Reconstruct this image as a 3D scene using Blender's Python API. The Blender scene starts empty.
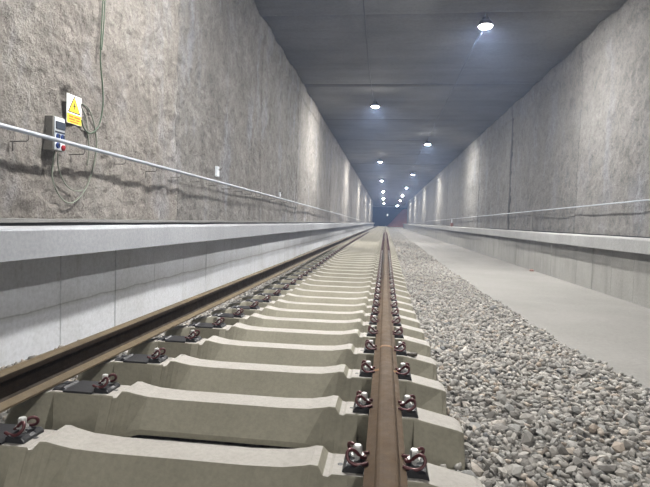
import bpy, math, random
import numpy as np
from mathutils import Matrix, Vector

scene = bpy.context.scene
COL = scene.collection
random.seed(7)
RNG = np.random.default_rng(11)

# ------------------------------------------------------------------ camera
CAM_Z = 0.90                       # eye height above the rail seats
F_PX, VPX, VPY, ROLL = 505.0, 385.5, 222.5, math.radians(2.0)
a_ = (VPX - 325.0) / F_PX
b_ = (243.5 - VPY) / F_PX
d_ = Vector((a_, b_, 1.0)).normalized()
t_ = -(a_ * math.sin(ROLL) + b_ * math.cos(ROLL)) / (1 + a_ * a_ + b_ * b_)
zc = Vector((math.sin(ROLL) + a_ * t_, math.cos(ROLL) + b_ * t_, t_)).normalized()
xc = -d_.cross(zc)
if xc.x < 0:
    xc = -xc
cam_data = bpy.data.cameras.new('camera')
cam_data.sensor_width = 36.0
cam_data.lens = F_PX / 650.0 * 36.0
cam_data.clip_start = 0.05
cam_data.clip_end = 400.0
cam = bpy.data.objects.new('camera', cam_data)
COL.objects.link(cam)
right = Vector((xc.x, d_.x, zc.x))
up = Vector((xc.y, d_.y, zc.y))
fwd = Vector((xc.z, d_.z, zc.z))
M = Matrix.Identity(4)
for i in range(3):
    M[i][0] = right[i]
    M[i][1] = up[i]
    M[i][2] = -fwd[i]
    M[i][3] = (0.0, 0.0, CAM_Z)[i]
cam.matrix_world = M
scene.camera = cam

def project(p):
    q = Vector(p) - Vector((0, 0, CAM_Z))
    f = q.dot(fwd)
    return 325 + F_PX * q.dot(right) / f, 243.5 - F_PX * q.dot(up) / f, f

# ------------------------------------------------------------------ world, exposure
world = bpy.data.worlds.new('world')
scene.world = world
world.use_nodes = True
world.node_tree.nodes['Background'].inputs[0].default_value = (0.02, 0.022, 0.03, 1)
world.node_tree.nodes['Background'].inputs[1].default_value = 0.3
scene.view_settings.view_transform = 'Standard'
scene.view_settings.look = 'None'
scene.view_settings.gamma = 1.0
scene.view_settings.use_curve_mapping = False
scene.view_settings.exposure = 0.1
scene.cycles.diffuse_bounces = 3
scene.cycles.volume_bounces = 0
LAMP_STRENGTH = 3900.0
LAMP_COLOUR = (1.0, 0.985, 0.96, 1)
HAZE_DENSITY = 0.0031

# ------------------------------------------------------------------ helpers
def props(o, label=None, cat=None, group=None, kind=None):
    if label: o['label'] = label
    if cat: o['category'] = cat
    if group: o['group'] = group
    if kind: o['kind'] = kind
    return o

def empty(name, loc=(0, 0, 0)):
    o = bpy.data.objects.new(name, None)
    o.empty_display_size = 0.05
    o.location = loc
    COL.objects.link(o)
    return o

def link(name, mesh, parent=None, loc=(0, 0, 0)):
    o = bpy.data.objects.new(name, mesh)
    o.location = loc
    COL.objects.link(o)
    if parent is not None:
        o.parent = parent
    return o

class MB:
    """collects vertices and faces of ONE mesh"""
    def __init__(self):
        self.v, self.f = [], []
    def add(self, vs, fs):
        n = len(self.v)
        self.v += [tuple(p) for p in vs]
        self.f += [tuple(i + n for i in q) for q in fs]
        return self
    def box(self, x0, x1, y0, y1, z0, z1, bev=0.0):
        if bev <= 0:
            vs = [(x, y, z) for z in (z0, z1) for y in (y0, y1) for x in (x0, x1)]
            self.add(vs, [(0, 2, 3, 1), (4, 5, 7, 6), (0, 1, 5, 4), (2, 6, 7, 3), (0, 4, 6, 2), (1, 3, 7, 5)])
            return self
        b = bev
        ring = lambda i, z: [(x0 + i, y0 + b, z), (x0 + b, y0 + i, z), (x1 - b, y0 + i, z), (x1 - i, y0 + b, z),
                             (x1 - i, y1 - b, z), (x1 - b, y1 - i, z), (x0 + b, y1 - i, z), (x0 + i, y1 - b, z)]
        def inner(z):
            return [(x0 + b, y0 + b, z)] * 0 + [(x0 + b, y0 + 2 * b, z), (x0 + 2 * b, y0 + b, z), (x1 - 2 * b, y0 + b, z), (x1 - b, y0 + 2 * b, z),
                    (x1 - b, y1 - 2 * b, z), (x1 - 2 * b, y1 - b, z), (x0 + 2 * b, y1 - b, z), (x0 + b, y1 - 2 * b, z)]
        self.loft([inner(z0), ring(0, z0 + b), ring(0, z1 - b), inner(z1)], caps=True)
        return self
    def loft(self, rings, caps=True, closed=True):
        n = len(rings[0])
        vs = [p for r in rings for p in r]
        fs = []
        for k in range(len(rings) - 1):
            for i in range(n if closed else n - 1):
                j = (i + 1) % n
                fs.append((k * n + i, k * n + j, (k + 1) * n + j, (k + 1) * n + i))
        if caps:
            fs.append(tuple(range(n - 1, -1, -1)))
            fs.append(tuple((len(rings) - 1) * n + i for i in range(n)))
        self.add(vs, fs)
        return self
    def tube(self, pts, r, seg=8, caps=True):
        pts = [Vector(p) for p in pts]
        rings = []
        ref = None
        for i, p in enumerate(pts):
            t = (pts[min(i + 1, len(pts) - 1)] - pts[max(i - 1, 0)]).normalized()
            if ref is None:
                ref = Vector((0, 0, 1)) if abs(t.z) < 0.9 else Vector((1, 0, 0))
            n = (ref - t * ref.dot(t)).normalized()
            ref = n
            b = t.cross(n)
            rr = r[i] if isinstance(r, (list, tuple)) else r
            rings.append([p + (n * math.cos(2 * math.pi * k / seg) + b * math.sin(2 * math.pi * k / seg)) * rr for k in range(seg)])
        self.loft(rings, caps)
        return self
    def lathe(self, prof, seg=24, centre=(0, 0, 0), caps=True):
        c = Vector(centre)
        rings = [[c + Vector((r * math.cos(2 * math.pi * k / seg), r * math.sin(2 * math.pi * k / seg), z)) for k in range(seg)] for r, z in prof]
        self.loft(rings, caps)
        return self
    def mesh(self, name, mat, smooth=False):
        me = bpy.data.meshes.new(name)
        me.from_pydata(self.v, [], self.f)
        if mat:
            me.materials.append(mat)
        fix_normals(me)
        if smooth:
            for p in me.polygons:
                p.use_smooth = True
        me.update()
        return me
    def build(self, name, mat, parent=None, smooth=False, loc=(0, 0, 0)):
        return link(name, self.mesh(name, mat, smooth), parent, loc)

import bmesh
def fix_normals(me):
    bm = bmesh.new()
    bm.from_mesh(me)
    bmesh.ops.recalc_face_normals(bm, faces=bm.faces)
    bm.to_mesh(me)
    bm.free()

def smooth_path(pts, n=6):
    """Catmull-Rom through the points"""
    P = [Vector(p) for p in pts]
    P = [P[0] * 2 - P[1]] + P + [P[-1] * 2 - P[-2]]
    out = []
    for i in range(1, len(P) - 2):
        for k in range(n):
            t = k / n
            p0, p1, p2, p3 = P[i - 1], P[i], P[i + 1], P[i + 2]
            out.append(0.5 * ((2 * p1) + (p2 - p0) * t + (2 * p0 - 5 * p1 + 4 * p2 - p3) * t * t + (3 * p1 - p0 - 3 * p2 + p3) * t ** 3))
    out.append(P[-2])
    return out

def vnoise(x, y, seed=0):
    x = np.asarray(x, float); y = np.asarray(y, float)
    xi = np.floor(x).astype(np.int64); yi = np.floor(y).astype(np.int64)
    fx = x - xi; fy = y - yi
    fx = fx * fx * (3 - 2 * fx); fy = fy * fy * (3 - 2 * fy)
    def h(i, j):
        k = (i * 374761393 + j * 668265263 + seed * 974634777) & 0xFFFFFFFF
        k = ((k ^ (k >> 13)) * 1274126177) & 0xFFFFFFFF
        k = (k ^ (k >> 16)) & 0xFFFFFFFF
        return k / 4294967295.0
    a = h(xi, yi); b = h(xi + 1, yi); c = h(xi, yi + 1); d = h(xi + 1, yi + 1)
    return (a * (1 - fx) + b * fx) * (1 - fy) + (c * (1 - fx) + d * fx) * fy

def fbm(x, y, octv=4, seed=0, gain=0.5):
    s, amp, tot = 0, 1.0, 0
    for o in range(octv):
        s = s + amp * vnoise(np.asarray(x) * 2 ** o, np.asarray(y) * 2 ** o, seed + o * 17)
        tot += amp
        amp *= gain
    return s / tot * 2 - 1          # about -1 .. 1

def grid_mesh(name, P, mat, smooth=True, flip=False):
    """P: (n, m, 3) array of points"""
    n, m, _ = P.shape
    idx = np.arange(n * m).reshape(n, m)
    q = np.stack([idx[:-1, :-1], idx[1:, :-1], idx[1:, 1:], idx[:-1, 1:]], -1).reshape(-1, 4)
    if flip:
        q = q[:, ::-1]
    me = bpy.data.meshes.new(name)
    me.vertices.add(n * m)
    me.vertices.foreach_set('co', P.reshape(-1).astype(np.float32))
    nf = len(q)
    me.loops.add(nf * 4)
    me.loops.foreach_set('vertex_index', q.reshape(-1).astype(np.int32))
    me.polygons.add(nf)
    me.polygons.foreach_set('loop_start', np.arange(0, nf * 4, 4, dtype=np.int32))
    if smooth:
        me.polygons.foreach_set('use_smooth', np.ones(nf, dtype=bool))
    me.update(calc_edges=True)
    me.materials.append(mat)
    return me

# ------------------------------------------------------------------ materials
class N:
    def __init__(self, name):
        self.m = bpy.data.materials.new(name)
        self.m.use_nodes = True
        self.t = self.m.node_tree
        self.b = self.t.nodes['Principled BSDF']
        self.co = self.t.nodes.new('ShaderNodeTexCoord').outputs['Object']
    def new(self, typ, **kw):
        n = self.t.nodes.new(typ)
        for k, v in kw.items():
            if k in n.inputs: n.inputs[k].default_value = v
            else: setattr(n, k, v)
        return n
    def link(self, a, b): self.t.links.new(a, b)
    def map(self, scale, src=None):
        n = self.new('ShaderNodeMapping')
        n.inputs['Scale'].default_value = scale
        self.link(src or self.co, n.inputs['Vector'])
        return n.outputs[0]
    def noise(self, scale, detail=4, rough=0.55, stretch=None, dist=0.0):
        n = self.new('ShaderNodeTexNoise')
        n.inputs['Scale'].default_value = scale
        n.inputs['Detail'].default_value = detail
        n.inputs['Roughness'].default_value = rough
        n.inputs['Distortion'].default_value = dist
        self.link(self.map(stretch) if stretch else self.co, n.inputs['Vector'])
        return n.outputs['Fac']
    def ramp(self, fac, stops):
        n = self.new('ShaderNodeValToRGB')
        e = n.color_ramp.elements
        while len(e) < len(stops): e.new(0.5)
        for el, (p, c) in zip(e, stops):
            el.position = p
            el.color = (c, c, c, 1) if isinstance(c, (int, float)) else (*c, 1)
        self.link(fac, n.inputs[0])
        return n.outputs[0]
    def mix(self, fac, a, b, mode='MIX'):
        n = self.new('ShaderNodeMix')
        n.data_type = 'RGBA'
        n.blend_type = mode
        for s, v in ((n.inputs[0], fac), (n.inputs[6], a), (n.inputs[7], b)):
            if isinstance(v, (int, float)): s.default_value = v
            elif isinstance(v, tuple): s.default_value = (*v, 1) if len(v) == 3 else v
            else: self.link(v, s)
        return n.outputs[2]
    def bump(self, h, strength=0.3, dist=0.01):
        n = self.new('ShaderNodeBump')
        n.inputs['Strength'].default_value = strength
        n.inputs['Distance'].default_value = dist
        self.link(h, n.inputs['Height'])
        self.link(n.outputs[0], self.b.inputs['Normal'])
    def out(self, col=None, rough=0.85, metal=0.0, spec=0.3):
        if isinstance(col, tuple): self.b.inputs['Base Color'].default_value = (*col, 1)
        elif col is not None: self.link(col, self.b.inputs['Base Color'])
        if isinstance(rough, (int, float)): self.b.inputs['Roughness'].default_value = rough
        else: self.link(rough, self.b.inputs['Roughness'])
        self.b.inputs['Metallic'].default_value = metal
        self.b.inputs['Specular IOR Level'].default_value = spec
        return self.m

def rough_wall_mat(name, base, pale, dark, blue):
    n = N(name)
    c = n.mix(n.ramp(n.noise(0.9, 5, 0.6), [(0.35, 0.0), (0.65, 1.0)]), base, pale)
    c = n.mix(n.ramp(n.noise(1.3, 5, 0.65, (1, 1, 0.3)), [(0.52, 0.0), (0.66, 0.8)]), c, blue)      # lime bloom running down
    c = n.mix(n.ramp(n.noise(2.2, 6, 0.7, (1, 1, 0.25)), [(0.55, 0.0), (0.8, 0.35)]), c, dark)       # damp streaks
    c = n.mix(0.8, c, n.ramp(n.noise(3.6, 6, 0.7, None, 0.6), [(0.3, 0.68), (0.5, 1.0), (0.7, 1.22)]), 'MULTIPLY')
    c = n.mix(0.7, c, n.ramp(n.noise(15, 6, 0.8), [(0.3, 0.55), (0.5, 0.98), (0.72, 1.32)]), 'MULTIPLY')
    c = n.mix(0.7, c, n.ramp(n.noise(45, 4, 0.7), [(0.3, 0.6), (0.5, 1.0), (0.75, 1.25)]), 'MULTIPLY')
    c = n.mix(n.ramp(n.noise(16, 4, 0.7, None, 0.5), [(0.63, 0.0), (0.69, 0.8)]), c, dark)                   # pits
    oi = n.new('ShaderNodeObjectInfo').outputs['Color']
    c = n.mix(1.0, c, oi, 'MULTIPLY')
    n.bump(n.noise(20, 6, 0.75), 1.0, 0.05)
    return n.out(c, 0.92, 0, 0.2)

def concrete_mat(name, base, dark, scale=2.0, bump=0.15, streak=0.0, rough=0.85, fine=30, contrast=0.5):
    n = N(name)
    c = n.mix(n.ramp(n.noise(scale, 5, 0.6), [(0.35, 0.0), (0.7, 1.0)]), base, dark)
    if streak:
        c = n.mix(n.ramp(n.noise(scale * 2, 4, 0.6, (1, 1, 0.1)), [(0.5, 0.0), (0.8, streak)]), c, tuple(x * 0.55 for x in dark))
    c = n.mix(contrast, c, n.ramp(n.noise(fine, 5, 0.65), [(0.3, 0.72), (0.6, 1.08)]), 'MULTIPLY')
    n.bump(n.noise(fine * 1.4, 4, 0.6), bump, 0.006)
    return n.out(c, rough, 0, 0.25)

WALL_L = rough_wall_mat('rough_shotcrete', (0.205, 0.190, 0.175), (0.262, 0.247, 0.230), (0.095, 0.087, 0.078), (0.28, 0.28, 0.295))
WALL_R = rough_wall_mat('rough_shotcrete_grey', (0.160, 0.153, 0.142), (0.182, 0.176, 0.167), (0.075, 0.07, 0.063), (0.195, 0.197, 0.205))
LEDGE = concrete_mat('smooth_ledge_concrete', (0.335, 0.345, 0.37), (0.295, 0.305, 0.325), 1.3, 0.08, 0.25)
KERB = concrete_mat('kerb_concrete', (0.56, 0.575, 0.61), (0.47, 0.48, 0.50), 1.6, 0.12, 0.5)
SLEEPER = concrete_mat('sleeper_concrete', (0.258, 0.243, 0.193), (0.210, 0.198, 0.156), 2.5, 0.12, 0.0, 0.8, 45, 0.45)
SLEEPER_TOP = concrete_mat('sleeper_lit_top_concrete', (0.312, 0.296, 0.272), (0.276, 0.261, 0.238), 3.5, 0.12, 0.0, 0.8, 45, 0.45)
SLAB = concrete_mat('dusty_slab', (0.215, 0.208, 0.197), (0.178, 0.172, 0.162), 0.7, 0.12, 0.0, 0.9, 24, 0.4)
def kerb_left_mat():
    n = N('kerb_concrete_cold_joint')
    c = n.mix(n.ramp(n.noise(1.6, 5, 0.6), [(0.35, 0.0), (0.7, 1.0)]), (0.56, 0.575, 0.61), (0.49, 0.50, 0.52))
    sx = n.new('ShaderNodeSeparateXYZ'); n.link(n.co, sx.inputs[0])
    wob = n.new('ShaderNodeMath', operation='MULTIPLY_ADD'); n.link(n.noise(3.0, 4, 0.6), wob.inputs[0]); wob.inputs[1].default_value = 0.05
    n.link(sx.outputs['Z'], wob.inputs[2])
    c = n.mix(n.ramp(wob.outputs[0], [(0.10, 0.0), (0.140, 0.40), (0.150, 0.75), (0.158, 0.22), (0.28, 0.0)]), c, (0.20, 0.19, 0.165))   # dirty cold joint
    c = n.mix(n.ramp(n.noise(3.4, 5, 0.65, (1, 1, 0.12)), [(0.56, 0.0), (0.8, 0.5)]), c, (0.24, 0.23, 0.20))
    c = n.mix(0.5, c, n.ramp(n.noise(30, 5, 0.65), [(0.3, 0.72), (0.6, 1.08)]), 'MULTIPLY')
    n.bump(n.noise(42, 4, 0.6), 0.12, 0.006)
    return n.out(c, 0.85, 0, 0.25)
KERB_LEFT = kerb_left_mat()
KERB_RIGHT = concrete_mat('kerb_concrete_grey', (0.285, 0.28, 0.265), (0.23, 0.226, 0.21), 1.6, 0.12, 0.5)
LEDGE_RIGHT = concrete_mat('ledge_concrete_grey', (0.30, 0.30, 0.297), (0.255, 0.255, 0.252), 1.3, 0.08, 0.25)
BEDMAT = concrete_mat('ballast_fines', (0.20, 0.193, 0.178), (0.07, 0.067, 0.06), 22, 0.8, 0.0, 0.95, 60, 0.9)
BLACKGAP = N('black_gap_fill').out((0.012, 0.012, 0.012), 0.9)

def ceiling_mat():
    n = N('board_marked_ceiling')
    c = n.mix(n.ramp(n.noise(0.5, 5, 0.6), [(0.35, 0.0), (0.7, 1.0)]), (0.20, 0.197, 0.19), (0.155, 0.152, 0.146))
    c = n.mix(n.ramp(n.noise(3.0, 4, 0.6, (0.12, 1, 1)), [(0.5, 0.0), (0.8, 0.4)]), c, (0.11, 0.108, 0.102))   # formwork boards
    c = n.mix(0.5, c, n.ramp(n.noise(14, 5, 0.65), [(0.3, 0.75), (0.65, 1.1)]), 'MULTIPLY')
    n.bump(n.noise(12, 5, 0.6), 0.3, 0.02)
    return n.out(c, 0.9, 0, 0.2)
CEIL = ceiling_mat()

def rust_mat(name, a, b, c3, rough=0.55, metal=0.55):
    n = N(name)
    c = n.mix(n.ramp(n.noise(6, 5, 0.65, (1, 0.25, 1)), [(0.35, 0.0), (0.65, 1.0)]), a, b)
    c = n.mix(n.ramp(n.noise(40, 4, 0.6), [(0.5, 0.0), (0.75, 0.6)]), c, c3)
    n.bump(n.noise(120, 3, 0.6), 0.12, 0.002)
    return n.out(c, n.ramp(n.noise(18, 3, 0.6), [(0.3, rough - 0.12), (0.7, rough + 0.15)]), metal, 0.12)
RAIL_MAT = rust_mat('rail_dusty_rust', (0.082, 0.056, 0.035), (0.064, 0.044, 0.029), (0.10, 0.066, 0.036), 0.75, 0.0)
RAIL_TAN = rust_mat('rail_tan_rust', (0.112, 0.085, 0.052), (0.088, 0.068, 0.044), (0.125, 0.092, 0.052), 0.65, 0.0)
RAIL_WEB = rust_mat('rail_web_shaded_rust', (0.030, 0.021, 0.013), (0.021, 0.015, 0.010), (0.042, 0.028, 0.016), 0.7, 0.0)
WELD = rust_mat('fresh_weld_rust', (0.20, 0.105, 0.045), (0.14, 0.075, 0.038), (0.25, 0.13, 0.05), 0.6, 0.0)
CLIP = N('clip_red_steel').out((0.075, 0.022, 0.024), 0.4, 0.3, 0.5)
PLATE = N('black_guide_plate').out((0.018, 0.018, 0.02), 0.45, 0, 0.45)
ZINC = N('zinc_screw').out((0.50, 0.50, 0.49), 0.45, 0.3, 0.5)
TUBE = N('galvanised_tube').out((0.36, 0.39, 0.44), 0.45, 0.6, 0.5)
BRACKET = N('dark_steel_bracket').out((0.16, 0.155, 0.145), 0.55, 0.5)
GREEN = N('green_cable').out((0.065, 0.10, 0.065), 0.5)
GREYCAB = N('grey_green_cable').out((0.17, 0.19, 0.15), 0.5)
CONDUIT = N('dark_conduit').out((0.07, 0.068, 0.065), 0.6)
BOXGREY = concrete_mat('grey_plastic', (0.22, 0.21, 0.19), (0.18, 0.172, 0.155), 8, 0.0, 0, 0.5)
BOXWHITE = N('white_panel').out((0.62, 0.65, 0.70), 0.45)
SMOKED = N('smoked_window').out((0.05, 0.06, 0.08), 0.15, 0, 0.6)
BLUE = N('blue_socket').out((0.03, 0.06, 0.22), 0.4)
RED = N('red_socket').out((0.32, 0.02, 0.025), 0.4)
SIGNWHITE = N('sign_white').out((0.80, 0.81, 0.84), 0.5)
YELLOW = N('sign_yellow').out((0.80, 0.56, 0.02), 0.5)
BLACK = N('sign_black').out((0.015, 0.015, 0.015), 0.5)
INK = N('sign_red_ink').out((0.55, 0.12, 0.02), 0.5)
HOUSING = N('lamp_housing').out((0.10, 0.10, 0.105), 0.5, 0.5)
lens_n = N('lamp_lens')
lens_n.b.inputs['Emission Color'].default_value = LAMP_COLOUR
lens_n.b.inputs['Emission Strength'].default_value = LAMP_STRENGTH
LENS = lens_n.out((0.9, 0.9, 0.9), 0.3)

def stone_mat(name, use_attr):
    n = N(name)
    if use_attr:
        tone = n.new('ShaderNodeAttribute', attribute_name='tone').outputs['Fac']
    else:
        tone = n.new('ShaderNodeObjectInfo').outputs['Random']
    c = n.ramp(tone, [(0.0, (0.095, 0.090, 0.083)), (0.25, (0.225, 0.214, 0.197)), (0.5, (0.298, 0.284, 0.260)),
                      (0.7, (0.205, 0.204, 0.195)), (0.85, (0.37, 0.353, 0.325)), (0.93, (0.29, 0.245, 0.200)), (1.0, (0.135, 0.139, 0.143))])
    c = n.mix(0.5, c, n.ramp(n.noise(60, 4, 0.6), [(0.3, 0.75), (0.7, 1.15)]), 'MULTIPLY')
    return n.out(c, 0.85, 0, 0.25)
STONE_S = stone_mat('crushed_stone', True)
STONE_O = stone_mat('crushed_stone_near', False)

# ------------------------------------------------------------------ the tunnel in section
XL, XR = -3.07, 4.85                # faces of the side walls
ZC = 5.72                           # underside of the roof
Y0, Y1 = -26.0, 118.0               # length of the box section
LEDGE_XL, KERB_XL = -2.50, -2.725
LEDGE_XR, KERB_XR = 3.95, 4.07
LEDGE_TOP_L, LEDGE_BOT_L = 0.783, 0.565
LEDGE_TOP_R, LEDGE_BOT_R = 0.755, 0.535
FLOOR_Z = -0.30
RAIL_R, RAIL_L = 0.030, -1.76
TRACK_C = -0.745              # sleeper axis; seats lie 0.75 m to each side, the far rail still lies beside its seats

DIP_Y = np.array([-30, 1.8, 2.4, 3.0, 3.6, 4.2, 4.8, 5.4, 6.0, 6.6, 7.2, 7.8, 8.6, 10, 12, 14, 17, 20, 24, 200])
DIP_Z = np.array([0, 0, -.008, -.02, -.031, -.048, -.072, -.095, -.112, -.122, -.125, -.122, -.116, -.10, -.075, -.05, -.02, -.004, 0, 0])
def dip(y):
    y = np.asarray(y, float)
    return (np.interp(y - 0.35, DIP_Y, DIP_Z) + np.interp(y, DIP_Y, DIP_Z) * 2 + np.interp(y + 0.35, DIP_Y, DIP_Z)) / 4

# ------------------------------------------------------------------ floor and ceiling
fl = MB().box(XL - 0.4, XR + 0.4, Y0, Y1 + 60, FLOOR_Z - 0.3, FLOOR_Z).build('floor', SLAB)
props(fl, 'dusty pale concrete floor slab beside the gravel', kind='structure')

ceil = MB().box(XL - 0.4, XR + 0.4, Y0, Y1 + 32, ZC + 0.12, ZC + 0.5).build('ceiling', CEIL)
props(ceil, 'grey board-marked concrete tunnel ceiling', kind='structure')
edges = [Y0] + [0.1 + 6 * k for k in range(0, 9)] + [70.0, 92.0, Y1]
for k in range(len(edges) - 1):
    y0, y1 = edges[k] + 0.012, edges[k + 1] - 0.012
    st = 0.12 if y1 < 60 and y0 > -1 else 0.5
    ys = np.linspace(y0, y1, int((y1 - y0) / st) + 2)
    xs = np.linspace(XL - 0.1, XR + 0.1, int((XR - XL) / 0.12))
    YY, XX = np.meshgrid(ys, xs, indexing='ij')
    dz = 0.012 * fbm(XX * 1.2, YY * 1.2, 4, 3) + 0.006 * np.sign(np.sin(YY * 5.0)) * vnoise(XX * 0.4, YY * 5 / math.pi, 8)
    e = np.minimum(YY - y0, y1 - YY)
    dz = dz + 0.04 * np.clip(1 - e / 0.03, 0, 1) + (0.012 if k % 2 else 0)
    P = np.stack([XX, YY, ZC + dz], -1)
    link('ceiling_slab', grid_mesh('ceiling_slab', P, CEIL, flip=True), ceil)

# ------------------------------------------------------------------ side walls, panel by panel
def side_wall(side, name, label, mat, joints, fine_to, z_bot, step):
    s = -1 if side == 'left' else 1
    xb = XL if s < 0 else XR
    bk = MB().box(*sorted((xb + s * 0.06, xb + s * 0.45)), Y0, Y1, FLOOR_Z, ZC + 0.3).build(name, mat)
    props(bk, label, kind='structure')
    for k in range(len(joints) - 1):
        wide = lambda j: 0.10 if j == 20.9 else (0.018 if s > 0 else 0.006)
        y0, y1 = joints[k] + wide(joints[k]), joints[k + 1] - wide(joints[k + 1])
        st = (0.023 if (s < 0 and 1 < y0 < 8) else step) if (y0 < fine_to and y1 > 1.0) else 0.16
        ys = np.linspace(y0, y1, max(4, int((y1 - y0) / st)))
        zs = np.linspace(z_bot, ZC + 0.03, int((ZC - z_bot) / (st if st < 0.1 else 0.12)))
        YY, ZZ = np.meshgrid(ys, zs, indexing='ij')
        relief = 0.030 * fbm(YY * 0.8, ZZ * 0.8, 3, 20 + s) + 0.022 * fbm(YY * 3.2, ZZ * 3.2, 3, 31 + s, 0.6)
        if st < 0.1:
            pits = fbm(YY * 8, ZZ * 8, 3, 77 + s, 0.6)
            relief = relief + 0.026 * pits - 0.024 * np.clip(vnoise(YY * 6, ZZ * 6, 5 + s) - 0.82, 0, 1) / 0.18
        off = 0.012 * math.sin(k * 2.3 + 1)
        e = np.minimum(YY - y0, y1 - YY)
        relief = relief + off - 0.05 * np.clip(1 - e / 0.03, 0, 1)
        cap = np.clip((ZZ - (ZC - 0.62 + 0.05 * fbm(YY * 1.1, ZZ * 0, 3, 9))) / 0.05, 0, 1)      # cap beam under the roof
        seam = np.clip((ZZ - (ZC - 0.085 + 0.10 * fbm(YY * 2.3, ZZ * 0 + 4, 3, 19))) / 0.03, 0, 1)
        relief = relief * (1 - 0.5 * cap) + 0.05 * cap - 0.10 * seam
        P = np.stack([xb - s * relief, YY, ZZ], -1)
        po = link('wall_panel', grid_mesh('wall_panel', P, mat, flip=(s > 0)), bk)
        tint = {(-1, 3): (1.04, 1.02, 1.0), (-1, 4): (0.90, 0.91, 0.92), (-1, 5): (0.92, 0.93, 0.94), (1, 3): (1.05, 1.05, 1.06), (1, 4): (0.92, 0.92, 0.92)}.get((s, k), (1, 1, 1))
        po.color = (*tint, 1)
    return bk

jl = [Y0, -12, -3.0, 2.1, 7.15, 12.1, 17.05, 22.2, 27.6, 33, 38.5, 44, 60, 80, 100, Y1]
jr = [Y0, -12, 0, 6.7, 13.7, 20.9, 27.6, 34.5, 41.5, 48, 60, 80, 100, Y1]
side_wall('left', 'wall_left', 'rough grey concrete wall carrying the socket box', WALL_L, jl, 20, 0.70, 0.034)
side_wall('right', 'wall_right', 'rough grey concrete wall beyond the bare floor', WALL_R, jr, 30, 0.68, 0.045)
js = MB().loft([[(XR + 0.10, 20.78, z), (XR + 0.006 + 0.01 * math.sin(z * 3), 20.80 + 0.012 * math.sin(z * 5), z), (XR + 0.006 + 0.01 * math.sin(z * 3), 21.0 + 0.015 * math.sin(z * 4 + 1), z), (XR + 0.10, 21.02, z)]
               for z in np.arange(0.70, ZC + 0.05, 0.12)]).build('joint_filler', N('joint_bitumen').out((0.05, 0.048, 0.044), 0.9), bpy.data.objects['wall_right'])
wb = MB().box(XL - 0.4, XR + 0.4, Y0 - 0.3, Y0, FLOOR_Z, ZC + 0.5).build('wall_back', WALL_R)
props(wb, 'concrete wall closing the tunnel behind the camera', kind='structure')

# ------------------------------------------------------------------ ledges (walkways) and kerb walls below them
def ledge(side, x_edge, x_wall, top, bot, label, name):
    s = -1 if side == 'left' else 1
    ys = np.concatenate([np.arange(Y0, 0, 2.0), np.arange(0, 30, 0.15), np.arange(30, Y1 + 0.1, 1.0)])
    rings = []
    for y in ys:
        w = 0.006 * float(fbm(y * 1.7, 0.3, 3, 41 + s))
        xe = x_edge - s * w
        tz = top + 0.004 * float(fbm(y * 2.3, 5, 3, 51 + s))
        rings.append([(xe, y, bot), (xe, y, tz - 0.015), (xe + s * 0.012, y, tz), (x_wall + s * 0.1, y, tz), (x_wall + s * 0.1, y, bot)])
    o = MB().loft(rings).build(name, LEDGE if s < 0 else LEDGE_RIGHT)
    props(o, label, kind='structure')
    return o
ledge('left', LEDGE_XL, XL, LEDGE_TOP_L, LEDGE_BOT_L, 'pale smooth concrete walkway ledge along the socket-box wall', 'walkway_ledge')
ledge('right', LEDGE_XR, XR, LEDGE_TOP_R, LEDGE_BOT_R, 'pale smooth concrete walkway ledge beyond the bare floor', 'walkway_ledge')

def kerb(side, x_face, top, z_bot, joints, label, name):
    s = -1 if side == 'left' else 1
    KM = KERB_LEFT if s < 0 else KERB_RIGHT
    a, b = sorted((x_face + s * 0.025, x_face + s * 0.30))
    root = MB().box(a, b, Y0, Y1, FLOOR_Z - 0.05, top + 0.02).build(name, KM)
    props(root, label, kind='structure')
    for k in range(len(joints) - 1):
        d = 0.003 * math.sin(k * 1.9)
        a, b = sorted((x_face - s * d, x_face + s * 0.06))
        m = MB().box(a, b, joints[k] + 0.004, joints[k + 1] - 0.004, FLOOR_Z - 0.03, top + 0.01, 0.005)
        m.build('kerb_panel', KM, root)
    a, b = sorted((x_face, x_face + s * 0.06))
    MB().box(a, b, joints[-1] + 0.004, Y1, FLOOR_Z - 0.03, top + 0.01).build('far_kerb_face', KM, root)
    MB().box(a, b, Y0, joints[0] - 0.004, FLOOR_Z - 0.03, top + 0.01).build('near_kerb_face', KM, root)
    return root
kerb('left', KERB_XL, LEDGE_BOT_L, 0, [1.35 + 0.878 * k for k in range(20)], 'low grey concrete kerb wall beneath the ledge by the track', 'kerb_wall')
kerb('right', KERB_XR, LEDGE_BOT_R, 0, [4.62 + 0.834 * k for k in range(22)], 'low grey concrete kerb wall beneath the ledge across the floor', 'kerb_wall')

# strip along the foot of the left wall, a dark gap under it
ys = np.arange(1.0, 30.01, 0.25)
rings = [[(XL - 0.05, y, 0.812 + 0.003 * math.sin(y * 3)), (XL + 0.075, y, 0.812 + 0.003 * math.sin(y * 3)), (XL + 0.075, y, 0.842), (XL - 0.05, y, 0.846)] for y in ys]
bb = MB().loft(rings).build('baseboard_left', concrete_mat('strip_concrete', (0.20, 0.198, 0.19), (0.15, 0.148, 0.14), 3.0))
props(bb, 'thin grey concrete strip at the foot of the left wall', kind='structure')
g = MB()
g.box(XL - 0.03, XL + 0.065, 1.0, 30.0, 0.782, 0.812)
g.build('gap_shade_strip', BLACKGAP, bb)  # black strip standing in for the shade inside the gap
rb = MB().box(XR - 0.055, XR + 0.03, 4.0, 24.0, LEDGE_TOP_R - 0.01, LEDGE_TOP_R + 0.022).build('baseboard_right', BLACKGAP)
props(rb, 'dark joint strip at the foot of the right wall', kind='structure')

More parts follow.
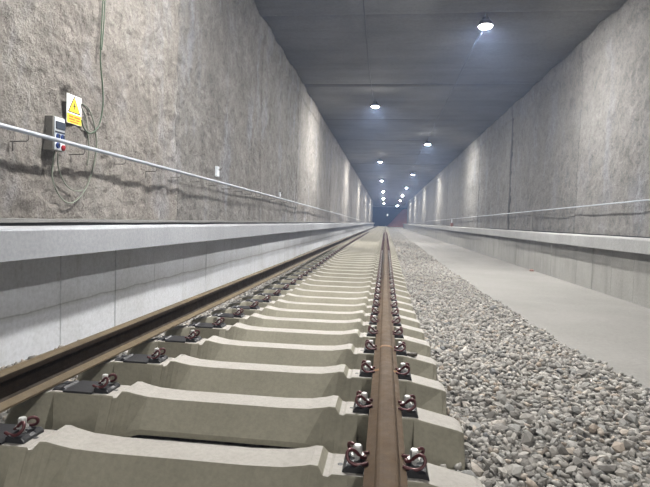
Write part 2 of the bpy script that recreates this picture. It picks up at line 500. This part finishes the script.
# ------------------------------------------------------------------ far end
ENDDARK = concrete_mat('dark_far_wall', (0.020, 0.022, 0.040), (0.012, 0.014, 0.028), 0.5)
ENDRED = concrete_mat('red_brown_far_bank', (0.46, 0.19, 0.13), (0.32, 0.13, 0.10), 0.35, 0.2, 0, 0.9, 3)
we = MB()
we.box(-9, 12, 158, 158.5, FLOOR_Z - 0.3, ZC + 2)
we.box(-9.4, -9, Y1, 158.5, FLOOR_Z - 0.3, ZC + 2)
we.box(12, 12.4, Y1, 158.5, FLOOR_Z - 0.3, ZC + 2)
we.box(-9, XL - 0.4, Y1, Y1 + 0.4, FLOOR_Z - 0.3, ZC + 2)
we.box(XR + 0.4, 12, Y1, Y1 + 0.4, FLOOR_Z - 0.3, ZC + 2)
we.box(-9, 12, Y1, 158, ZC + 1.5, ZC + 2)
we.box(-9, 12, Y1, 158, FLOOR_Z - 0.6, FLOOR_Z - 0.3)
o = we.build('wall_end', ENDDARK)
props(o, 'dark bluish far end of the tunnel', kind='structure')
tb = MB().box(-6, 9, Y1 + 32, Y1 + 33, ZC - 0.25, ZC + 0.6).build('trim_1', CEIL)
props(tb, 'pale transverse beam across the far end of the ceiling', kind='structure')
xs = np.linspace(0.4, 9.0, 40); ts = np.linspace(0, 1, 24)
XX, TT = np.meshgrid(xs, ts, indexing='ij')
hh = np.clip((XX - 0.4) * 1.15, 0.02, 5.3) + 0.15 * fbm(XX, TT * 3, 3, 4)
P = np.stack([XX, 146 + TT * 4 + 0.4 * fbm(XX * 0.8, TT * 4, 3, 6), FLOOR_Z + TT * hh], -1)
o = link('earth_bank', grid_mesh('earth_bank', P, ENDRED))
props(o, 'red-brown sloping bank at the far right end of the tunnel', 'earth bank')

# ------------------------------------------------------------------ ballast bed
def edge_x(y):
    y = np.asarray(y, float)
    return np.interp(y, [-5, 2, 4, 5.4, 9, 14, 30, 60, 100, 130], [2.05, 2.04, 1.98, 1.84, 1.75, 1.70, 1.75, 1.95, 2.15, 2.2]) + 0.05 * fbm(y * 1.4, 2.2, 3, 90)
def bed_z(x, y):
    base = -0.195 + dip(y)
    e = edge_x(y)
    t = np.clip((x - 0.50) / np.maximum(e - 0.50, 0.1), 0, 1)
    prof = 1 - np.clip((t - 0.55) / 0.45, 0, 1) ** 1.5
    z = FLOOR_Z - 0.012 + (base - FLOOR_Z + 0.012) * prof
    z = z + 0.012 * fbm(x * 4, y * 4, 3, 61) * (prof > 0.02)
    z = np.where(x < -2.0, z - 0.01, z)
    return z
ys = np.concatenate([np.arange(-4, 30, 0.06), np.arange(30, Y1 + 20, 0.4)])
xn = 90
YY = np.repeat(ys[:, None], xn, 1)
U = np.linspace(0, 1, xn)[None, :]
XX = KERB_XL - 0.02 + U * (edge_x(ys)[:, None] + 0.03 - KERB_XL + 0.02)
P = np.stack([XX, YY, bed_z(XX, YY)], -1)
P[:, -1, 2] = FLOOR_Z - 0.02
bed = link('ballast_bed', grid_mesh('ballast_bed', P, BEDMAT, flip=True))
props(bed, 'grey crushed stone ballast bed under and beside the track', kind='structure')

# ------------------------------------------------------------------ stones
ICO = None
def ico():
    bm = bmesh.new()
    bmesh.ops.create_icosphere(bm, subdivisions=1, radius=1.0)
    v = np.array([p.co[:] for p in bm.verts]); f = np.array([[q.index for q in p.verts] for p in bm.faces])
    bm.free()
    return v, f
IV, IF = ico()
def stone_shapes(n):
    V = np.repeat(IV[None], n, 0) * RNG.uniform(0.58, 1.28, (n, len(IV), 1))
    S = np.stack([RNG.uniform(0.8, 1.35, n), RNG.uniform(0.6, 1.0, n), RNG.uniform(0.38, 0.75, n)], -1)
    V = V * S[:, None, :]
    ang = RNG.uniform(0, 2 * math.pi, n); tx = RNG.normal(0, 0.5, n); ty = RNG.normal(0, 0.5, n)
    def rot(ax, a):
        c, s = np.cos(a), np.sin(a); o, z = np.ones(n), np.zeros(n)
        if ax == 0: R = [[o, z, z], [z, c, -s], [z, s, c]]
        elif ax == 1: R = [[c, z, s], [z, o, z], [-s, z, c]]
        else: R = [[c, -s, z], [s, c, z], [z, z, o]]
        return np.moveaxis(np.array(R), -1, 0)
    R = rot(2, ang) @ rot(0, tx) @ rot(1, ty)
    return np.einsum('nij,nkj->nki', R, V)

SLEEPER_Y = [1.30 - 0.045 + 0.0] + [1.835 + 0.6 * k for k in range(193)]
SLEEPER_Y[0] = 1.235
near_sl = np.array([y for y in SLEEPER_Y if y < 12])

def scatter(x0, x1, y0, y1, sp, size, lift=0.0, use_edge=False):
    gx, gy = np.meshgrid(np.arange(x0, x1, sp), np.arange(y0, y1, sp), indexing='ij')
    x = gx.ravel() + RNG.uniform(-0.55, 0.55, gx.size) * sp
    y = gy.ravel() + RNG.uniform(-0.55, 0.55, gx.size) * sp
    if use_edge:
        keep = x < edge_x(y) + RNG.normal(0, 0.02, x.size)
    else:
        keep = np.ones(x.size, bool)
    keep &= x > KERB_XL + 0.03
    inside = np.zeros(x.size, bool)
    for sy in near_sl:
        inside |= (abs(y - sy) < 0.165) & (x < 0.40) & (x > -1.85)
    keep &= ~inside
    x, y = x[keep], y[keep]
    r = size * RNG.lognormal(0, 0.25, x.size)
    z = np.maximum(bed_z(x, y), FLOOR_Z) + lift + r * RNG.uniform(-0.1, 0.45, x.size)
    return np.stack([x, y, z, r], -1)

S = np.concatenate([
    scatter(0.36, 2.15, 1.45, 16.0, 0.034, 0.0205, 0.0, True),
    scatter(0.36, 2.15, 1.45, 9.0, 0.050, 0.025, 0.012, True),
    scatter(0.40, 2.15, 16.0, 34.0, 0.060, 0.030, 0.0, True),
    scatter(-2.68, -1.95, 1.8, 14.0, 0.045, 0.022, 0.0),
    scatter(-1.95, 0.40, 1.4, 5.5, 0.042, 0.021, 0.0),
])
# the 300 stones that show largest become objects of their own
px = np.empty(len(S))
for i, (x, y, z, r) in enumerate(S):
    if 0.4 < x < 1.9 and 1.5 < y < 4.5:
        u, v, f = project((x, y, z))
        px[i] = r / f if (0 < u < 650 and 0 < v < 486 and z > float(bed_z(x, y)) + 0.2 * r) else 0
    else:
        px[i] = 0
order = np.argsort(-px)
near_ids = order[:300]
rest = np.ones(len(S), bool); rest[near_ids] = False
SR = S[rest]
V = stone_shapes(len(SR)) * SR[:, None, 3:4] + SR[:, None, :3]
nv = len(IV)
F = (IF[None] + (np.arange(len(SR)) * nv)[:, None, None]).reshape(-1, 3)
me = bpy.data.meshes.new('loose_stones')
me.vertices.add(V.shape[0] * nv)
me.vertices.foreach_set('co', V.reshape(-1).astype(np.float32))
me.loops.add(F.size); me.loops.foreach_set('vertex_index', F.reshape(-1).astype(np.int32))
me.polygons.add(len(F)); me.polygons.foreach_set('loop_start', np.arange(0, F.size, 3, dtype=np.int32))
me.update(calc_edges=True)
at = me.attributes.new('tone', 'FLOAT', 'POINT')
at.data.foreach_set('value', np.repeat(RNG.uniform(0, 1, len(SR)), nv).astype(np.float32))
me.materials.append(STONE_S)
o = link('loose_stones', me, bed)
o['kind'] = 'stuff'
variants = []
for k, vv in enumerate(stone_shapes(40)):
    m = bpy.data.meshes.new('stone')
    m.from_pydata([tuple(p) for p in vv], [], [tuple(int(i) for i in f) for f in IF])
    m.materials.append(STONE_O)
    m.update()
    variants.append(m)
for k, i in enumerate(near_ids):
    x, y, z, r = S[i]
    o = link('stone', variants[k % 40], bed, (x, y, z))
    o.scale = (r, r, r)
    o.rotation_euler = (0, 0, random.uniform(0, 6.28))

# ------------------------------------------------------------------ rails
HALF = [(0.075, 0.0), (0.075, 0.011), (0.060, 0.0165), (0.028, 0.027), (0.0125, 0.038), (0.0085, 0.060), (0.0083, 0.100), (0.0100, 0.118),
        (0.0200, 0.127), (0.0358, 0.1325), (0.0362, 0.150), (0.0350, 0.160), (0.0300, 0.1665), (0.0220, 0.1700), (0.0100, 0.1718)]
PROFILE = HALF + [(-x, z) for x, z in reversed(HALF)]
RAIL_BASE = 0.008
def rail(x, label, base=RAIL_BASE, k=1.0, dip_on=True):
    ys = np.concatenate([np.arange(0.6, 26, 0.15), np.arange(26, Y1 + 15, 1.5)])
    rings = [[(x + px_ * k, y, base + pz * k + (float(dip(y)) if dip_on else 0.0)) for px_, pz in PROFILE] for y in ys]
    mb = MB().loft(rings)
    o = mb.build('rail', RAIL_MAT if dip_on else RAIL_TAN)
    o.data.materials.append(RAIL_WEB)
    for p in o.data.polygons:                  # darker rust on web and head underside, shade of the head painted in
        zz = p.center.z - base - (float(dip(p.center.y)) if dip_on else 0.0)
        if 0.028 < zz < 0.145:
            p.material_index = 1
    props(o, label, 'rail')
    return o
rr = rail(RAIL_R, 'rusty brown steel rail running straight up from the bottom edge')
rl = rail(RAIL_L, 'rusty brown steel rail lying on the sleeper ends beside the low kerb wall', -0.008, 0.925, False)
WY = 3.04
ring = lambda y, g: [(RAIL_R + px_ * (1 + g * 6 if abs(px_) < 0.03 else 1) + math.copysign(g, px_), y, RAIL_BASE + pz + float(dip(y)) + (g * 0.4 if pz > 0.1 else 0)) for px_, pz in PROFILE]
MB().loft([ring(WY - 0.022, 0.0002), ring(WY - 0.012, 0.0022), ring(WY + 0.012, 0.0022), ring(WY + 0.022, 0.0002)]).build('weld_joint', WELD, rr)

# ------------------------------------------------------------------ sleepers with their fastenings
ST = [(0.0, 0.000, .070, .158), (0.27, 0.000, .071, .158), (0.405, 0.006, .073, .160), (0.48, 0.019, .076, .160), (0.51, 0.027, .079, .160),
      (0.537, 0.026, .080, .160), (0.557, -0.002, .093, .160), (0.575, -0.006, .091, .160), (0.587, 0.000, .081, .160),
      (0.640, 0.000, .081, .160), (0.646, 0.000, .081, .098), (0.900, 0.000, .081, .098), (0.906, 0.000, .081, .160), (0.920, -0.002, .081, .160), (1.11, -0.042, .079, .158), (1.133, -0.054, .070, .154)]
def sleeper_mesh(st, name):
    zb = lambda x: -0.150 - 0.055 * min(1.0, max(0.0, (abs(x) - 0.42) / 0.14))
    sec = lambda x, zt, wt, wb: [(x, -wb, zb(x)), (x, -wb + 0.002, zb(x) + 0.025), (x, -wt - 0.004, zt - 0.006), (x, -wt, zt), (x, wt, zt), (x, wt + 0.004, zt - 0.006), (x, wb - 0.002, zb(x) + 0.025), (x, wb, zb(x))]
    rings = [sec(-s, z, a, b) for s, z, a, b in reversed(st)] + [sec(s, z, a, b) for s, z, a, b in st[1:]]
    # bevelled ends
    e = rings[0]; rings.insert(0, [(p[0] - 0.006, p[1] * 0.9, p[2] - 0.008 if p[2] > -0.15 else p[2]) for p in e])
    e = rings[-1]; rings.append([(p[0] + 0.006, p[1] * 0.9, p[2] - 0.008 if p[2] > -0.15 else p[2]) for p in e])
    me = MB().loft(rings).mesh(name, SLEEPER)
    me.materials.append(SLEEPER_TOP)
    for p in me.polygons:                      # upper face paler than the sides: light from above painted into the colour
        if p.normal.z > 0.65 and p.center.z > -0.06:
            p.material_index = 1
    return me
SL_MESH = sleeper_mesh(ST, 'concrete_sleeper')

def clip_mesh(seg, n):
    half = [(-.042, .062, .032), (-.048, .085, .027), (-.051, .108, .027), (-.050, .128, .036), (-.043, .139, .052), (-.034, .136, .067),
            (-.025, .122, .070), (-.019, .106, .058), (-.015, .092, .042), (-.009, .078, .034), (0, .074, .033)]
    path = half + [(-s, t, z) for s, t, z in reversed(half[:-1])]
    pts = smooth_path([(t, s, z) for s, t, z in path], n)
    return MB().tube(pts, 0.0066, seg).mesh('spring_clip', CLIP, True)
def screw_mesh():
    m = MB()
    m.lathe([(0.024, 0.040), (0.024, 0.045)], 14, (0.103, 0, 0))
    hx = lambda z, r: [(0.103 + r * math.cos(math.pi / 3 * k), r * math.sin(math.pi / 3 * k), z) for k in range(6)]
    m.loft([hx(0.045, 0.0165), hx(0.074, 0.0165), hx(0.079, 0.013)])
    m.lathe([(0.010, -0.01), (0.010, 0.042)], 8, (0.103, 0, 0))
    return m.mesh('sleeper_screw', ZINC)
def plate_mesh():
    m = MB()
    sec = lambda y, k: [(.077, y, -0.002), (.077, y, .020), (.090, y, .030), (.115, y, .022 + k), (.142, y, .026 + k), (.152, y, .010), (.156, y, -0.004)]
    m.loft([sec(-.060, -.006), sec(-.048, 0), sec(-.020, 0), sec(-.012, -.006), sec(.012, -.006), sec(.020, 0), sec(.048, 0), sec(.060, -.006)])
    return m.mesh('guide_plate', PLATE)
def pad_mesh():
    return MB().box(-.078, .078, -.082, .082, -0.001, 0.0095).mesh('rail_pad', PLATE)
def dowel_mesh():
    m = MB()
    m.lathe([(0.011, -0.004), (0.011, 0.0035), (0.008, 0.0045)], 10)
    return m.mesh('dowel_plug', PLATE)
CLIP_HI, CLIP_LO = clip_mesh(8, 4), clip_mesh(5, 1)
SCREW, PLATE_M, PAD, DOWEL = screw_mesh(), plate_mesh(), pad_mesh(), dowel_mesh()

ORD = ['nearest', 'second', 'third', 'fourth', 'fifth', 'sixth', 'seventh', 'eighth', 'ninth', 'tenth', 'eleventh', 'twelfth', 'thirteenth',
       'fourteenth', 'fifteenth', 'sixteenth', 'seventeenth', 'eighteenth', 'nineteenth', 'twentieth']
rs = random.Random(3)
for k, y in enumerate(SLEEPER_Y):
    jx = rs.uniform(-0.008, 0.008)
    o = link('concrete_sleeper', SL_MESH, None, (TRACK_C + jx, y, float(dip(y))))
    o.rotation_euler = (0, 0, rs.uniform(-0.004, 0.004))
    if k == 0:
        lab = 'pale concrete sleeper cut off by the bottom edge, only its back corner showing'
    elif k <= 20:
        w = ORD[k - 1]
        lab = 'pale concrete sleeper under both rails, %s whole one %s' % (w, 'to the camera' if k == 1 else 'from the bottom edge of the photo')
    else:
        lab = 'distant pale concrete sleeper in the far close-set rows of the track'
    props(o, lab, 'sleeper', 'far sleepers of the track' if k > 20 else 'concrete sleepers of the track')
    if k > 70:
        continue
    for rx in (RAIL_R, 2 * TRACK_C - RAIL_R):
        if k <= 24:
            link('rail_pad', PAD, o, (rx - TRACK_C - jx, 0, 0))
        for sg in (1, -1):
            if rx < -1 and sg < 0:              # the outer clips of the empty seats are not fitted yet
                if k <= 24:
                    p = link('guide_plate', PLATE_M, o, (rx - TRACK_C - jx, 0, -0.012))
                    p.rotation_euler = (0, 0, math.pi)
                continue
            c = link('spring_clip', CLIP_HI if k <= 14 else CLIP_LO, o, (rx - TRACK_C - jx, 0, 0))
            c.rotation_euler = (0, 0, 0 if sg > 0 else math.pi)
            if k <= 24:
                p = link('guide_plate', PLATE_M, c)
                s = link('sleeper_screw', SCREW, c)
            else:
                p = link('guide_plate', PLATE_M, c)
    if k <= 12:
        for sg in (1, -1):
            link('dowel_plug', DOWEL, o, (sg * 0.612, 0.0, -0.003))

def lump(name, loc, size, mat, label, cat, seed):
    r = np.random.default_rng(seed)
    v = IV * r.uniform(0.7, 1.15, (len(IV), 1)) * np.array(size)
    m = bpy.data.meshes.new(name)
    m.from_pydata([tuple(p) for p in v], [], [tuple(int(i) for i in f) for f in IF])
    m.materials.append(mat)
    o = link(name, m, None, loc)
    props(o, label, cat)
lump('debris_lump', (0.215, 3.60, float(dip(3.635)) - 0.010 + 0.014), (0.050, 0.026, 0.020), N('dark_oily_debris').out((0.05, 0.042, 0.032), 0.6), 'dark oily lump lying on the end of the fourth sleeper', 'debris', 5)
lump('brick_piece', (KERB_XR - 0.10, 14.2, FLOOR_Z + 0.025), (0.07, 0.09, 0.04), N('red_brick').out((0.26, 0.15, 0.13), 0.9), 'small reddish piece of rubble on the floor against the right kerb', 'rubble', 8)

# ------------------------------------------------------------------ handrails on the walls
def handrail(side, x_pipe, x_wall, zf, y0, y1, brackets, label, r):
    root = empty('handrail', (x_pipe, y0, zf(y0)))
    props(root, label, 'handrail')
    off = Vector(root.location)
    ys = np.arange(y0, y1 + 0.01, 0.5)
    MB().tube([Vector((x_pipe, y, zf(y))) - off for y in ys], r, 10).build('tube', TUBE, root, True)
    s = -1 if x_wall < x_pipe else 1
    for y in brackets:
        p = [(x_pipe, y, zf(y) - r * 0.5), (x_pipe, y, zf(y) - 0.055), (x_pipe + s * 0.02, y, zf(y) - 0.07), (x_wall + s * 0.01, y, zf(y) - 0.072),
             ]
        m = MB().tube([Vector(q) - off for q in p], 0.0042, 6)
        m.tube([Vector((x_wall - s * 0.028, y, zf(y) - 0.068)) - off, Vector((x_wall - s * 0.028, y, zf(y) - 0.15)) - off], 0.0045, 6)
        m.build('bracket', BRACKET, root, True)
    return root
zl = lambda y: CAM_Z + 0.645 - 0.006 * (y - 3.6) - 0.0012 * max(0, y - 9) ** 1.2
handrail('left', -2.90, XL, zl, 2.2, 60.0, [3.05 + 0.77 * k for k in range(16)], 'galvanised tube handrail on brackets running across the socket box', 0.0195)
rpost = 17.0
zr = lambda y: CAM_Z + 0.545 - 0.0055 * (y - 10)
handrail('right', 4.70, XR, zr, 5.0, 60.0, [6.0 + 1.6 * k for k in range(16)], 'thin galvanised tube handrail on the wall across the bare floor', 0.014)
hr = [o for o in bpy.data.objects if o.get('label', '').startswith('thin galvanised tube')][0]
MB().box(-0.02, 0.02, rpost - 5.0 - 0.05, rpost - 5.0 + 0.05, LEDGE_TOP_R - zr(5.0), zr(rpost) - zr(5.0), 0.004).build('support_post', BRACKET, hr)

# ------------------------------------------------------------------ socket box, sign, cables on the left wall
def wall_pt(u, v, X):
    """point on the plane x = X seen at photo pixel (u, v)"""
    d = fwd + right * ((u - 325) / F_PX) + up * ((243.5 - v) / F_PX)
    return Vector((0, 0, CAM_Z)) + d * (X / d.x)

BX = -2.985
bx = empty('socket_box', (XL + 0.02, 4.32, 1.462))
props(bx, 'grey and white socket box with blue sockets on the rough wall', 'socket box')
bo = Vector(bx.location)
by0, by1, bz0, bz1 = 4.24, 4.40, 1.462, 1.772
def bpart(name, mat, x0, x1, y0, y1, z0, z1, par=bx, bev=0.0):
    return MB().box(x0 - bo.x, x1 - bo.x, y0 - bo.y, y1 - bo.y, z0 - bo.z, z1 - bo.z, bev).build(name, mat, par)
bpart('housing', BOXGREY, XL - 0.03, BX, by0, by1, bz0, bz1, bev=0.006)
fp = bpart('front_panel', BOXWHITE, BX - 0.002, BX + 0.012, by0 + 0.012, by1 - 0.008, bz0 + 0.008, bz1 - 0.008, bev=0.003)
bpart('breaker_window', SMOKED, BX + 0.010, BX + 0.022, by0 + 0.022, by1 - 0.012, bz1 - 0.115, bz1 - 0.045, bev=0.003)
bpart('lid_lip', SMOKED, BX + 0.010, BX + 0.018, by0 + 0.015, by1 - 0.012, bz1 - 0.150, bz1 - 0.134)
def socket(y, z, mat):
    m = MB()
    pr = [(0.026, 0.0), (0.028, 0.006), (0.025, 0.016), (0.018, 0.019)]
    rings = [[(BX + 0.010 + h - bo.x, y + r * 0.85 * math.cos(k * math.pi / 8) - bo.y, z + r * math.sin(k * math.pi / 8) - bo.z) for k in range(16)] for r, h in pr]
    m.loft(rings)
    o = m.build('socket', mat, bx)
    q = MB().loft([[(BX + 0.028 - bo.x, y + 0.014 * math.cos(k * math.pi / 5) - bo.y, z + 0.006 + 0.018 * math.sin(k * math.pi / 5) - bo.z) for k in range(10)],
                   [(BX + 0.033 - bo.x, y + 0.012 * math.cos(k * math.pi / 5) - bo.y, z + 0.006 + 0.016 * math.sin(k * math.pi / 5) - bo.z) for k in range(10)]])
    q.build('socket_cap', SMOKED if mat is BLUE else RED, o)
socket(by0 + 0.048, bz0 + 0.125, BLUE); socket(by0 + 0.115, bz0 + 0.125, BLUE)
socket(by0 + 0.048, bz0 + 0.048, BLUE); socket(by0 + 0.122, bz0 + 0.034, RED)

sg = empty('warning_sign', (XL + 0.03, 4.68, 1.77))
props(sg, 'white and yellow electrical warning sign above the socket box', 'sign')
so = Vector(sg.location)
SX = XL + 0.045
def splate(name, mat, pts, x0, x1, par):
    r = [[(x - so.x, p[0] - so.y, p[1] - so.z) for p in pts] for x in (x0, x1)]
    return MB().loft(r).build(name, mat, par)
sy0, sy1, sz0, sz1 = 4.495, 4.725, 1.760, 2.035
zy = sz0 + 0.092
splate('plate', SIGNWHITE, [(sy0, sz0), (sy1, sz0), (sy1, sz1), (sy0, sz1)], SX - 0.006, SX, sg)
yb = splate('yellow_panel', YELLOW, [(sy0 + 0.004, sz0 + 0.004), (sy1 - 0.004, sz0 + 0.004), (sy1 - 0.004, zy), (sy0 + 0.004, zy)], SX - 0.001, SX + 0.0012, sg)
cy = (sy0 + sy1) / 2
tb_ = splate('triangle_border', BLACK, [(cy - 0.098, zy + 0.012), (cy + 0.098, zy + 0.012), (cy, zy + 0.178)], SX - 0.001, SX + 0.0012, sg)
ty = splate('triangle', YELLOW, [(cy - 0.080, zy + 0.022), (cy + 0.080, zy + 0.022), (cy, zy + 0.158)], SX + 0.0010, SX + 0.0022, tb_)
splate('lightning_bolt', BLACK, [(cy + 0.010, zy + 0.125), (cy - 0.022, zy + 0.072), (cy - 0.002, zy + 0.072), (cy - 0.010, zy + 0.030), (cy + 0.022, zy + 0.086), (cy + 0.003, zy + 0.086)], SX + 0.0021, SX + 0.0030, tb_)
for (u0, u1, h0, h1) in [(0.03, 0.10, 0.058, 0.074), (0.115, 0.205, 0.058, 0.074), (0.03, 0.13, 0.034, 0.048), (0.145, 0.20, 0.034, 0.048), (0.05, 0.18, 0.014, 0.024)]:
    splate('text_bar', INK, [(sy0 + u0, sz0 + h0), (sy0 + u1, sz0 + h0), (sy0 + u1, sz0 + h1), (sy0 + u0, sz0 + h1)], SX + 0.0010, SX + 0.0020, yb)

def cable(pix, r, mat, label, X=XL + 0.05, n=6):
    pts = [wall_pt(u, v, X if len(q) == 0 else q[0]) for u, v, *q in pix]
    if pix[0][1] < 0:                          # comes down from the ceiling
        p0 = pts[0]
        pts = [Vector((p0.x, p0.y + 0.05 * k, z)) for k, z in ((1.2, ZC - 0.15), (0.3, 4.7), (-0.2, 4.0))] + pts
    pts = smooth_path(pts, n)
    b = pts[-1]
    mb = MB().tube([p - b for p in pts], r, 7)
    o = mb.build('cable', mat, None, True, b)
    props(o, label, 'cable', 'cables on the left wall')
    return o
cable([(104, -30), (103, 0), (101.5, 30), (100.5, 60), (102.5, 85), (103, 105), (100, 122), (95, 131), (89, 133), (84, 128), (81.5, 120)], 0.007, GREEN, 'dark green cable hanging from above and hooking under the sign')
cable([(106, -30), (105, 0), (103.5, 30), (101.8, 50)], 0.006, GREEN, 'thin green cable running beside the thick one at the top')
cable([(82, 104), (88, 108), (93, 120), (96.5, 140), (95, 160), (90, 178), (83, 193), (74, 202), (66, 202), (59, 195), (54, 184), (52, 175), (53, 163), (55, 151)], 0.0065, GREYCAB, 'grey-green cable making the widest loop under the socket box')
cable([(82, 108), (86, 118), (88, 135), (89, 152), (87, 166)], 0.005, GREYCAB, 'short thin cable dropping from the edge of the sign', XL + 0.045)
cable([(58, 152), (58, 165), (62, 178), (68, 187), (76, 191), (84, 190)], 0.0055, GREYCAB, 'thin cable making a small loop below the socket box', XL + 0.045)

# small fixing plates left on the wall
for u, v, w, lab in [(217.5, 171.5, 0.10, 'small white anchor plate above the left handrail past the sign'), (280, 194.5, 0.07, 'small white anchor plate far along the left handrail')]:
    p = wall_pt(u, v, XL + 0.02)
    rt = empty('anchor_plate', p)
    props(rt, lab, 'anchor plate')
    MB().box(-0.03, 0.02, -w / 2, w / 2, -w * 0.9, w * 0.9, 0.004).build('plate', BOXWHITE, rt)
    MB().tube([(0.0, 0, 0.03), (0.06, 0, 0.03), (0.07, 0, 0.06)], 0.008, 6).build('hook', BRACKET, rt)
# a short post plate and a red marker by the right wall
for u, v, h, w, lab, mt in [(452, 216, 0.45, 0.30, 'red and white marker standing on the right ledge', RED)]:
    p = wall_pt(u, v, XR - 0.25)
    rt = empty('marker_post', (p.x, p.y, LEDGE_TOP_R))
    props(rt, lab, 'marker')
    MB().box(-0.08, 0.08, -w * 0.7, w * 0.7, 0, 0.26, 0.02).build('base_block', N('faded_red_paint').out((0.22, 0.12, 0.105), 0.7), rt)
    MB().box(-0.02, 0.02, -0.05, 0.05, 0.26, 0.55, 0.008).build('white_post', BOXWHITE, rt)

# ------------------------------------------------------------------ ceiling conduits and lamps
def conduit(x, y0, y1, label):
    ys = np.arange(y0, y1, 1.0)
    o = MB().tube([(x + 0.015 * math.sin(y * 0.7), y, ZC - 0.03 + 0.004 * math.sin(y * 2.1)) for y in ys], 0.012, 6).build('conduit', CONDUIT, None, True)
    props(o, label, 'conduit', 'ceiling conduits')
conduit(-0.66, 3.0, 20.3, 'dark cable conduit along the left row of ceiling lamps')
conduit(2.20, 12.4, 50, 'dark cable conduit along the right row of ceiling lamps')

def lamp_meshes():
    h = MB().lathe([(0.05, 0.16), (0.08, 0.155), (0.085, 0.10), (0.12, 0.09), (0.155, 0.05), (0.172, 0.0), (0.174, -0.045), (0.150, -0.045), (0.148, 0.0)], 28).mesh('housing', HOUSING, False)
    l = MB().lathe([(0.135, -0.004), (0.134, -0.040), (0.115, -0.058), (0.085, -0.070), (0.05, -0.077), (0.015, -0.079)], 28).mesh('lens', LENS, True)
    b = MB()
    b.box(-0.02, 0.02, -0.12, 0.12, 0.20, 0.215)
    b.box(-0.02, 0.02, -0.125, -0.112, 0.06, 0.215)
    b.box(-0.02, 0.02, 0.112, 0.125, 0.06, 0.215)
    return h, l, b.mesh('bracket', BRACKET)
LH, LL, LB = lamp_meshes()
left_y = [-12.5, 5.2, 20.3, 38.7, 56.5, 76.5, 98.0, 121.0]
right_y = [-6.2, 12.15, 29.9, 48.2, 67.0, 86.5, 104.5, 136.0]
names = ['nearest', 'second', 'third', 'fourth', 'fifth', 'sixth', 'seventh', 'eighth']
for row, x, yy in (('left', -0.56, left_y), ('right', 2.12, right_y)):
    vis = 0
    for y in yy:
        xx = x if row == 'left' else x + 0.011 * max(0, y - 12)* 0.7
        rt = empty('ceiling_lamp', (xx, y, ZC - 0.215))
        if y < 8:
            lab = 'round ceiling floodlight of the %s row, above and %s the camera' % (row, 'just ahead of' if y > 0 else 'behind')
        else:
            lab = 'round glowing ceiling floodlight, %s lamp seen in the %s row' % (names[vis], row)
            vis += 1
        props(rt, lab, 'ceiling lamp', 'ceiling floodlights')
        for nm, m in (('housing', LH), ('lens', LL), ('bracket', LB)):
            link(nm, m, rt)
p = Vector((0.55, 140.0, 3.1))
rt = empty('work_light', p)
props(rt, 'small distant work light hanging low at the dark far end', 'work light')
link('housing', LH, rt)
wl = N('work_light_lens')
wl.b.inputs['Emission Color'].default_value = LAMP_COLOUR
wl.b.inputs['Emission Strength'].default_value = 60.0
WLM = LL.copy(); WLM.materials.clear(); WLM.materials.append(wl.out((0.9, 0.9, 0.9), 0.3))
link('lens', WLM, rt)
MB().tube([(0, 0, 0.15), (0, 0, ZC - 3.1 + 0.1)], 0.02, 6).build('cord', CONDUIT, rt)

# ------------------------------------------------------------------ dusty air
if HAZE_DENSITY > 0:
    hm = bpy.data.materials.new('dusty_air')
    hm.use_nodes = True
    nt = hm.node_tree
    nt.nodes.clear()
    vo = nt.nodes.new('ShaderNodeOutputMaterial')
    vs = nt.nodes.new('ShaderNodeVolumeScatter')
    vs.inputs['Color'].default_value = (0.38, 0.53, 0.90, 1)
    vs.inputs['Density'].default_value = HAZE_DENSITY
    vs.inputs['Anisotropy'].default_value = 0.0
    nt.links.new(vs.outputs[0], vo.inputs['Volume'])
    o = MB().box(XL - 0.3, XR + 0.3, Y0 + 0.05, 78.0, FLOOR_Z - 0.1, ZC + 0.2).build('haze', hm)
    props(o, 'thin bluish dusty haze filling the tunnel', 'haze', kind='stuff')
